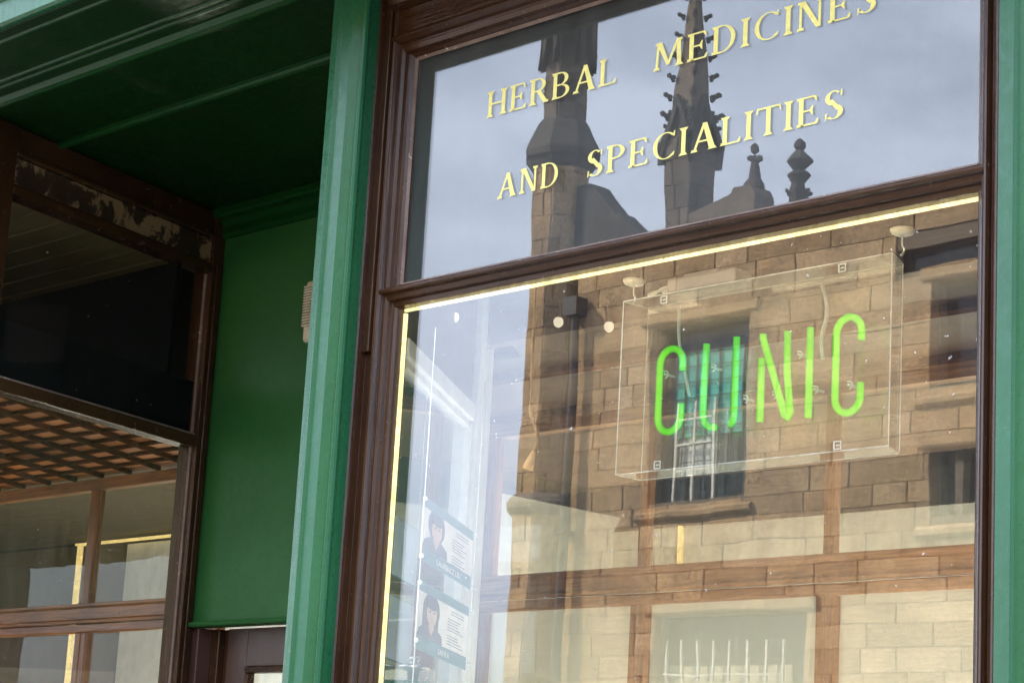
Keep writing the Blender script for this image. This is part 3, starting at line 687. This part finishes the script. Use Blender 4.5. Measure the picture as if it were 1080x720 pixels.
# hanging cord with tapered end
hc = thing('dangling_cable', (-3.93, .3, 2.5), 'dark cord with a brown tapered end dangling inside the display window', 'cord')
MB().tube([(-3.945, .3, 3.05), (-3.945, .3, 2.66), (-3.930, .3, 2.63), (-3.910, .3, 2.60), (-3.912, .3, 2.57), (-3.924, .3, 2.545)], .0042, 8, smooth=2).done('cord', plain('cord_brown', (.20, .12, .06), .5), hc, smooth=True)
MB().tube([(-3.920, .3, 2.555), (-3.930, .3, 2.535), (-3.940, .3, 2.512)], lambda u: .006+.008*u, 10).done('end_piece', plain('cork_brown', (.50, .34, .18), .6), hc, smooth=True)

# ------------------------------------------------------------ portrait cards on wires, in front of the splayed side window
off = -.06
def cardpt(s, z, o=off): return MR @ Vector((s+.02, o, z))
def quad(m, s0, s1, z0, z1, o):
    m.prism([(s0, z0), (s1, z0), (s1, z1), (s0, z1)], lambda p: cardpt(p[0], p[1], o), lambda p: cardpt(p[0], p[1], o-.0006))
TEAL = plain('teal_print', (.06, .20, .24), .35); PAPER = plain('card_paper', (.88, .87, .85), .3)
HAIR = plain('print_dark_hair', (.05, .04, .045), .4); SKIN = plain('print_skin', (.62, .44, .36), .4); JACK = plain('print_jacket', (.10, .09, .12), .4); INK = plain('print_ink', (.25, .28, .32), .4); PINK = plain('print_blouse', (.62, .36, .36), .4)
def ell(m, cs_, cz, rs, rz, o, a0=0, a1=360, n=24, k=1):
    P = [(cs_+rs*math.cos(R(a0+(a1-a0)*i/n)), cz+rz*math.sin(R(a0+(a1-a0)*i/n))) for i in range(n)]
    m.prism(P, lambda p: cardpt(p[0], p[1], o), lambda p: cardpt(p[0], p[1], o-.0005))
def card(z0, z1, dz, label, caption, longhair):
    t = thing('portrait_card', (0, 0, 0), label, 'poster', 'portrait cards hung on wires')
    m = MB(); s0, s1 = .085, .70; h = z1-z0
    quad(m, s0, s1, z0, z1, off); m.done('card', PAPER, t)
    m = MB(); quad(m, s0, s1, z1-.022, z1+.002, off-.0015); quad(m, s0, s1, z0-.004, z0+.030, off-.0015); m.done('teal_band', TEAL, t)
    # portrait, drawn for the card's own width
    cs_, cz = s0+.165, z0+h*.60
    m = MB(); ell(m, cs_, cz+.008, .095, .042, off-.0010)
    if longhair: quad(m, cs_-.095, cs_+.085, z0+.045, cz+.01, off-.0010)
    m.done('hair', HAIR, t)
    m = MB()
    m.prism([(cs_-.15, z0+.031), (cs_+.14, z0+.031), (cs_+.13, z0+.052), (cs_+.06, z0+.066), (cs_-.06, z0+.066), (cs_-.13, z0+.052)], lambda p: cardpt(p[0], p[1], off-.0013), lambda p: cardpt(p[0], p[1], off-.0018)); m.done('jacket', JACK, t)
    m = MB(); ell(m, cs_, cz-.002, .058, .029, off-.0022); m.prism([(cs_-.03, cz-.025), (cs_+.03, cz-.025), (cs_+.03, z0+.06), (cs_, z0+.04), (cs_-.03, z0+.06)], lambda p: cardpt(p[0], p[1], off-.0022), lambda p: cardpt(p[0], p[1], off-.0027)); m.done('face', SKIN, t)
    for sx in (-.022, .022):
        m = MB(); ell(m, cs_+sx, cz+.003, .009, .0022, off-.0030); m.done('eye', HAIR, t)
    m = MB(); ell(m, cs_, cz-.015, .018, .0022, off-.0030); m.done('mouth', PINK, t)
    m = MB(); ell(m, cs_, cz+.022, .062, .014, off-.0032) ; m.done('fringe', HAIR, t)
    m = MB()
    for i in range(13):
        if i in (2, 8): continue
        zz = z1-.034-i*.0072; a = .36 if i > 2 else .40; b = a+(.12+.09*rnd.random() if i > 2 else .16)
        quad(m, s0+a, s0+b, zz, zz+.0022, off-.0012)
    m.done('small_print', INK, t)
    # caption on the lower band, mirrored along the wall so it reads from outside
    cw = bpy.data.curves.new('caption', 'FONT'); cw.body = caption; cw.size = .020; cw.extrude = .0003; cw.align_x = 'CENTER'
    tmp = bpy.data.objects.new('tmp', cw); me = bpy.data.meshes.new_from_object(tmp); me.name = 'caption'
    bpy.data.objects.remove(tmp); me.materials.clear(); me.materials.append(PAPER)
    co = bpy.data.objects.new('caption', me); COL.objects.link(co)
    X = MR.to_3x3() @ Vector((1, 0, 0)); Z = Vector((0, 0, 1)); Y = X.cross(Z)
    p = cardpt(s0+.32, z0+.006, off-.004)
    co.matrix_world = Matrix(((X.x*2.2, 0, Y.x, p.x), (X.y*2.2, 0, Y.y, p.y), (0, 1, 0, p.z), (0, 0, 0, 1)))
    co.parent = t
card(2.286, 2.437, 0, 'teal and white portrait card of a person with short bobbed hair, upper of the two', 'LAURENCE LIU', False)
card(2.070, 2.232, 0, 'teal and white portrait card of a person with long dark hair, lower of the two', 'SAFIRA', True)
def wire(s, label):
    t = thing('hanging_wire', (0, 0, 0), label, 'wire', 'wires the portrait cards hang from')
    MB().tube([cardpt(s, .8, off-.006), cardpt(s, 2.86, off-.006)], .0016, 6).done('wire', METAL, t)
    for z in (2.43, 2.29, 2.225, 2.085): MB().ball(cardpt(s, z, off-.008), .006, 2).done('clamp', WHITEP, t, smooth=True)
wire(.072, 'thin steel wire with clamps along the left edges of the portrait cards')
wire(.712, 'thin steel wire with clamps along the right edges of the portrait cards')
# desk lamp at the foot of the view
dl = thing('green_lamp', (-4.02, .25, 1.1), 'green domed lamp with a grey metal cap at the lower left of the display', 'lamp')
MB().lathe([(.003, .16), (.012, .158), (.015, .15), (.010, .145), (.012, .14), (.040, .135), (.042, .128), (.016, .122), (.014, .10)], (-4.255, .25, 1.90), 28).done('cap', METAL, dl, smooth=True)
MB().lathe([(.014, .10), (.06, .095), (.12, .075), (.17, .03), (.19, -.02), (.18, -.02)], (-4.255, .25, 1.90), 36).done('shade', GREEN, dl, smooth=True)
MB().lathe([(.012, -.8), (.012, -.02), (.014, .0)], (-4.255, .25, 1.90), 12).done('stem', METAL, dl)
MB().lathe([(.12, -.82), (.12, -.80), (.02, -.78)], (-4.255, .25, 1.90), 24).done('foot', METAL, dl, smooth=True)
tag(MB().box(GX0, GX1, .06, .6, 1.04, 1.08).done('display_shelf', WOODH), 'timber display shelf under the green lamp', 'shelf')

# ------------------------------------------------------------ church across the street (seen reflected)
CY = -14.0
def course_rows(z0, z1, h0=.19, h1=.27, seed=1):
    r = random.Random(seed); z = z0; rows = []
    while z < z1-.05:
        h = min(r.uniform(h0, h1), z1-z)
        if z1-(z+h) < .1: h = z1-z
        rows.append((z, z+h)); z += h
    return rows
def ashlar(m, o, u, n, w, z0, z1, holes=(), seed=1, lo=.28, hi=.75, depth=.12, rows=None):
    """blocks on a face: o origin, u unit along, n outward"""
    r = random.Random(seed)
    for (a, b) in (rows or course_rows(z0, z1, seed=seed)):
        x = 0; cuts = []
        first = r.uniform(lo, hi)*.6
        while x < w-.001:
            L_ = first if x == 0 else r.uniform(lo, hi)
            e_ = min(x+L_, w)
            if w-e_ < lo*.5: e_ = w
            segs = [(x, e_)]
            for (hx0, hx1, hz0, hz1) in holes:
                if b <= hz0+.02 or a >= hz1-.02: continue
                ns_ = []
                for s0, s1 in segs:
                    if s1 <= hx0 or s0 >= hx1: ns_.append((s0, s1)); continue
                    if s0 < hx0: ns_.append((s0, hx0))
                    if s1 > hx1: ns_.append((hx1, s1))
                segs = ns_
            for s0, s1 in segs:
                if s1-s0 < .03: continue
                g = .0035; d = r.uniform(0, .010)
                P = [(s0+g, -depth), (s1-g, -depth), (s1-g, d-.008), (s1-g-.01, d), (s0+g+.01, d), (s0+g, d-.008)]
                f = lambda zz: (lambda p: o+u*p[0]+n*p[1]+Vector((0, 0, zz)))
                m.prism(P, f(a+g), f(b-g))
            x = e_
ch = thing('church', (-15, CY, .1), 'old stone church across the street, mirrored in the shop window', 'church')
WX0, WX1 = -17.5, 6.0
# openings (absolute x, z)
op = [(-16.31, -14.97, 5.28, 7.21), (-16.13, -14.11, 2.0, 4.09), (-12.65, -11.6, 6.15, 7.20), (-12.62, -12.15, 4.90, 5.54), (-13.10, -11.6, 7.33, 7.58),
      (-9.5, -8.1, 5.28, 7.21), (-5.5, -4.1, 5.28, 7.21), (-9.5, -8.1, 2.0, 4.09), (-5.5, -4.1, 2.0, 4.09), (-1.5, -.1, 5.28, 7.21)]
m = MB()
uX = Vector((1, 0, 0)); nY = Vector((0, 1, 0))
ashlar(m, Vector((WX0, CY, 0)), uX, nY, WX1-WX0, .1, 8.16, [(a-WX0, b-WX0, c, d) for a, b, c, d in op], 5, .35, 1.15)
m.done('wall', STONE, ch)
m = MB()
def holed_sheet(m, x0, x1, z0, z1, holes, y):
    xs = sorted({x0, x1, *[h[0] for h in holes], *[h[1] for h in holes]}); zs = sorted({z0, z1, *[h[2] for h in holes], *[h[3] for h in holes]})
    for i in range(len(xs)-1):
        for j in range(len(zs)-1):
            cx, cz = (xs[i]+xs[i+1])/2, (zs[j]+zs[j+1])/2
            if any(h[0] < cx < h[1] and h[2] < cz < h[3] for h in holes): continue
            m.poly3([(xs[i], y, zs[j]), (xs[i+1], y, zs[j]), (xs[i+1], y, zs[j+1]), (xs[i], y, zs[j+1])])
holed_sheet(m, WX0+.02, WX1, .1, 8.15, op, CY-.012); m.done('mortar_bed', MORTAR, ch)
# parapet coping
MB().px([(CY-.35, 8.16), (CY+.07, 8.16), (CY+.09, 8.19), (CY+.05, 8.24), (CY-.35, 8.30)], WX0, WX1).done('coping', DSTONE, ch, .01)
MB().box(WX0, WX1, CY-6, CY-.40, .1, 8.0).done('nave', DARKW, ch)
# openings: reveals, glass, tracery
TEALG = plain('leaded_teal_glass', (.05, .31, .26), .25); DARKG = plain('dark_lead_glass', (.02, .03, .035), .12); BARW = plain('white_iron_bar', (.50, .50, .44), .5)
def church_window(x0, x1, z0, z1, style, label=None):
    w = MB(); t_ = .14
    w.py([(x0, z0), (x0, z1), (x1, z1), (x1, z0), (x1-.02, z0), (x1-.02, z1-.02), (x0+.02, z1-.02), (x0+.02, z0)], CY-0.230, CY-.12)
    fr = w.done('window', DSTONE, ch)
    if label: fr['label'] = label
    # lintel band and sloping sill
    lm = MB(); lm.px([(CY+.03, z1), (CY+.045, z1+.02), (CY+.045, z1+.14), (CY-.1, z1+.16), (CY-.12, z1)], x0-.12, x1+.12); lm.done('lintel', STONE, fr, .004)
    sm = MB(); sm.px([(CY-0.230, z0+.02), (CY+.04, z0-.10), (CY+.06, z0-.12), (CY+.06, z0-.17), (CY+.03, z0-.20), (CY-.12, z0-.24), (CY-0.230, z0-.24)], x0-.14, x1+.14); sm.done('sill', STONE, fr, .004)
    MB().box(x0, x1, CY-0.250, CY-0.230, z0, z1).done('pane', DARKG, fr)
    if style == 'teal':
        a, b = x0+.20, x1-.18
        MB().box(a, b, CY-0.190, CY-0.175, z0+.70, z1-.30).done('coloured_pane', TEALG, fr)
        q = MB()
        for i in range(7): x = a+(b-a)*i/6; q.box(x-.008, x+.008, CY-0.165, CY-0.155, z0, z1-.3)
        z = z0+.1
        while z < z1-.3: q.box(a, b, CY-0.154, CY-0.146, z-.007, z+.007); z += .17
        q.done('lead_bars', DARKG, fr)
        q = MB()
        for x in (a+.10, a+.36, a+.62): q.box(x-.014, x+.014, CY-0.145, CY-0.120, z0-.0, z1-.85)
        for z in (z0+.35, z0+.62, z0+.88): q.box(a+.12, a+.60, CY-0.119, CY-0.110, z-.010, z+.010)
        q.done('white_bars', BARW, fr)
        MB().box(a+.10, a+.62, CY-0.220, CY-0.200, z0+.30, z1-.9).done('pale_pane', plain('pale_pane_mat', (.45, .5, .5), .2), fr)
    elif style == 'grille':
        q = MB(); n = 8
        for i in range(n): x = x0+.12+(x1-x0-.5)*i/(n-1); q.box(x-.011, x+.011, CY-0.130, CY-0.100, z0, z1-.27)
        for z in (z1-.62, z1-1.05): q.box(x0+.1, x1-.36, CY-0.099, CY-0.085, z-.008, z+.008)
        q.done('grille', BARW, fr)
        MB().box(x0+.1, x1-.3, CY-0.210, CY-0.190, z0, z1-.52).done('blind', plain('old_blind', (.34, .31, .24), .8), fr)
    else:
        q = MB(); x = (x0+x1)/2; q.box(x-.04, x+.04, CY-0.190, CY-0.080, z0, z1); q.done('mullion', DSTONE, fr)
church_window(*op[0], 'teal', 'leaded window with teal glass'); church_window(*op[1], 'grille', 'window behind white iron bars')
church_window(*op[2], 'plain'); church_window(*op[3], 'plain')
for o_ in op[5:]: church_window(*o_, 'plain')
MB().box(op[4][0], op[4][1], CY-.2, CY-.17, op[4][2], op[4][3]).done('slot_recess', DARKG, ch)
# octagonal turret
def octa(cx, cy, rf, z0, z1, name, mat, seed, rows=None):
    """rf = across-flats half width"""
    m = MB(); side = 2*rf*math.tan(math.pi/8)
    rows = rows or course_rows(z0, z1, .22, .30, seed)
    for k in range(8):
        a = k*math.pi/4+math.pi/2; n = Vector((math.cos(a), math.sin(a), 0)); u = Vector((-n.y, n.x, 0))
        o = Vector((cx, cy, 0))+n*rf-u*side/2
        ashlar(m, o, u, n, side, z0, z1, (), seed+k, .16, .40, .05, rows)
    m.lathe([(rf/math.cos(math.pi/8)*.965, z0), (rf/math.cos(math.pi/8)*.965, z1)], (cx, cy, 0), 8, math.pi/8)
    return m.done(name, mat, tr)
TX, TY = -17.94, -14.10
tr = thing('church_turret', (TX, TY, .1), 'octagonal stone stair turret of the church reflected behind the word HERBAL', 'turret')
octa(TX, TY, .335, .1, 5.30, 'lower_shaft', STONE, 21)
octa(TX, TY, .315, 5.44, 9.42, 'middle_shaft', STONE, 33)
octa(TX, TY, .222, 9.80, 12.2, 'upper_shaft', DSTONE, 45)
c8 = 1/math.cos(math.pi/8)
MB().lathe([(.335*c8, 5.24), (.42*c8, 5.32), (.43*c8, 5.37), (.40*c8, 5.42), (.31*c8, 5.50)], (TX, TY, 0), 8, math.pi/8).done('string_course', DSTONE, tr)
MB().lathe([(.31*c8, 9.26), (.375*c8, 9.38), (.405*c8, 9.41), (.41*c8, 9.48), (.39*c8, 9.53), (.29*c8, 9.74), (.275*c8, 9.78), (.222*c8, 9.86)], (TX, TY, 0), 8, math.pi/8).done('moulded_ring', SOOT, tr)
# crown of gablets on the upper shaft
m = MB()
for k in range(8):
    a = k*math.pi/4+math.pi/2; n = Vector((math.cos(a), math.sin(a), 0)); u = Vector((-n.y, n.x, 0)); o = Vector((TX, TY, 0))+n*.222
    for sgn in (-1, 1):
        p = o+u*sgn*.085; m.prism([(-.035, 10.85), (0, 10.50), (.035, 10.85), (.035, 11.6), (-.035, 11.6)], lambda q: p+u*q[0]+n*.01+Vector((0, 0, q[1])), lambda q: p+u*q[0]+n*.10+Vector((0, 0, q[1])))
m.done('corbel_crown', SOOT, tr)
MB().lathe([(.24, 11.6), (.33, 11.7), (.33, 12.0), (.26, 12.2), (.22, 12.5), (.02, 14.6)], (TX, TY, 0), 8, math.pi/8).done('cap', SOOT, tr)
# weathered buttress beside it
MB().py([(-17.75, 8.2), (-16.5, 8.2), (-16.95, 8.62), (-17.0, 8.60), (-17.42, 9.05), (-17.75, 9.05)], CY-.35, CY-.05).done('gable_slope', SOOT, ch, .01)
# rainwater pipe in the corner
tag(MB().tube([(-17.40, CY+.12, .1), (-17.40, CY+.12, 7.45)], .055, 12).box(-17.50, -17.30, CY+.03, CY+.22, 7.45, 7.66).box(-17.46, -17.34, CY+.02, CY+.20, 5.0, 5.05).done('rainwater_pipe', plain('black_iron', (.03, .028, .027), .4), smooth=False),
    'dark iron rainwater pipe with square hopper beside the church turret', 'pipe')
# crocketed pinnacles
def croc(m, p, s, d):
    p = Vector(p); d = Vector(d)
    m.ball(p+d*s*.6, s*.62, 1, (1, 1, .8)); m.ball(p+d*s*1.25+Vector((0, 0, s*.35)), s*.50, 1); m.ball(p+d*s*.5+Vector((0, 0, -s*.5)), s*.4, 1)
def pinnacle(cx, cy, z0, zb, zt, hw, label, tiers=8, group='crocketed pinnacles on the church roof'):
    t = thing('pinnacle', (cx, cy, z0), label, 'pinnacle', group)
    m = MB()
    rows = course_rows(z0, zb, .22, .3, 3)
    for k in range(4):
        a = k*math.pi/2+math.pi/2; n = Vector((math.cos(a), math.sin(a), 0)); u = Vector((-n.y, n.x, 0))
        ashlar(m, Vector((cx, cy, 0))+n*hw-u*hw, u, n, 2*hw, z0, zb, (), 9+k, .2, .45, .05, rows)
    m.box(cx-hw+.03, cx+hw-.03, cy-hw+.03, cy+hw-.03, z0, zb); m.done('shaft', DSTONE, t)
    m = MB(); g = hw*1.25
    for k in range(4):
        a = k*math.pi/2+math.pi/2; n = Vector((math.cos(a), math.sin(a), 0)); u = Vector((-n.y, n.x, 0)); o = Vector((cx, cy, 0))
        f = lambda dd: (lambda q: o+u*q[0]+n*dd+Vector((0, 0, q[1])))
        H = hw*2.9
        m.prism([(-g, zb-.02), (-g+.07, zb-.06), (0, zb+H-.12), (g-.07, zb-.06), (g, zb-.02), (0, zb+H)], f(hw*.85), f(hw*1.28))
        m.prism([(-hw*.8, zb-.02), (hw*.8, zb-.02), (0, zb+H*.7)], f(hw*.3), f(hw*.97))
        for q in (.3, .62): 
            for sg in (-1, 1): croc(m, o+u*sg*g*(1-q)+n*hw*1.05+Vector((0, 0, zb+H*q)), .045, u*sg)
        m.prism([(-.035, zb-.30), (.035, zb-.30), (.07, zb-.02), (-.07, zb-.02)], lambda q: o+(u+n)*hw*1.02+u*q[0]*.7+Vector((0, 0, q[1])), lambda q: o+(u+n)*hw*1.22+u*q[0]*.7+Vector((0, 0, q[1])))
    m.done('gablet', SOOT, t)
    m = MB(); b0 = hw*.98; m.prism([(-b0, -b0), (b0, -b0), (b0, b0), (-b0, b0)], lambda q: (cx+q[0], cy+q[1], zb), lambda q: (cx+q[0]*.07, cy+q[1]*.07, zt)); m.done('spire', DSTONE, t)
    for i in range(tiers):
        f_ = (i+1.2)/(tiers+1.2); z = zb+(zt-zb)*f_; h = b0*(1-f_*.93)
        for sx in (-1, 1):
            for sy in (-1, 1):
                m = MB(); croc(m, (cx+sx*h, cy+sy*h, z), .078*(1-.30*f_), Vector((sx, sy, 0)).normalized()); m.done('crocket', SOOT, t)
    m = MB(); m.ball((cx, cy, zt+.02), .075, 1); m.ball((cx, cy, zt+.13), .05, 1)
    for sx, sy in ((1, 0), (-1, 0), (0, 1), (0, -1)): m.ball((cx+sx*.08, cy+sy*.08, zt+.06), .045, 1)
    m.done('finial', SOOT, t)
    return t
pinnacle(-16.0, CY-.15, 8.0, 9.28, 11.45, .175, 'tall crocketed pinnacle reflected behind the word MEDICINES', 8)
# low gable with cross
m = MB(); m.py([(-15.82, 8.2), (-14.95, 8.2), (-14.98, 8.50), (-15.05, 8.60), (-15.25, 8.60), (-15.30, 8.54), (-15.82, 8.42)], CY-.35, CY+.02); m.done('parapet_step', DSTONE, ch, .01)
fc = thing('cross_finial', (-15.13, CY-.15, 8.6), 'small stone cross finial on the church parapet, under the letter T', 'finial')
m = MB(); m.lathe([(.12, 0), (.10, .06), (.06, .12), (.035, .3), (.045, .33)], (-15.13, CY-.15, 8.6), 8); m.done('stem', SOOT, fc)
m = MB(); m.ball((-15.13, CY-.15, 9.04), .065, 1, (.8, .6, 1)); m.ball((-15.08, CY-.15, 8.93), .055, 1, (1, .7, .8)); m.ball((-15.18, CY-.15, 8.95), .045, 1, (1, .7, .8)); m.ball((-15.13, CY-.15, 8.93), .05, 1); m.done('cross_head', SOOT, fc)
# stacked finial
sf_ = thing('stacked_finial', (-14.46, CY-.15, 8.2), 'tiered stone finial on the church parapet, rightmost of the reflected ones', 'finial')
m = MB(); a = (-14.46, CY-.15, 0)
m.lathe([(.10, 8.15), (.10, 8.45), (.08, 8.50), (.075, 8.54)], a, 6); m.done('shaft', SOOT, sf_)
m = MB(); m.lathe([(.07, 8.53), (.13, 8.62), (.115, 8.65), (.06, 8.68)], a, 8); m.lathe([(.05, 8.67), (.145, 8.78), (.135, 8.81), (.07, 8.88), (.035, 8.91)], a, 8)
m.lathe([(.035, 8.90), (.065, 8.94), (.06, 8.99), (.02, 9.03)], a, 8)
for k in range(6):
    an_ = k*math.pi/3; m2 = MB(); croc(m2, (a[0]+.07*math.cos(an_), a[1]+.07*math.sin(an_), 8.42), .05, (math.cos(an_), math.sin(an_), 0)); m2.done('leaf', SOOT, sf_)
    m2 = MB(); croc(m2, (a[0]+.08*math.cos(an_), a[1]+.08*math.sin(an_), 8.22), .05, (math.cos(an_), math.sin(an_), 0)); m2.done('leaf', SOOT, sf_)
m.done('tier', SOOT, sf_)
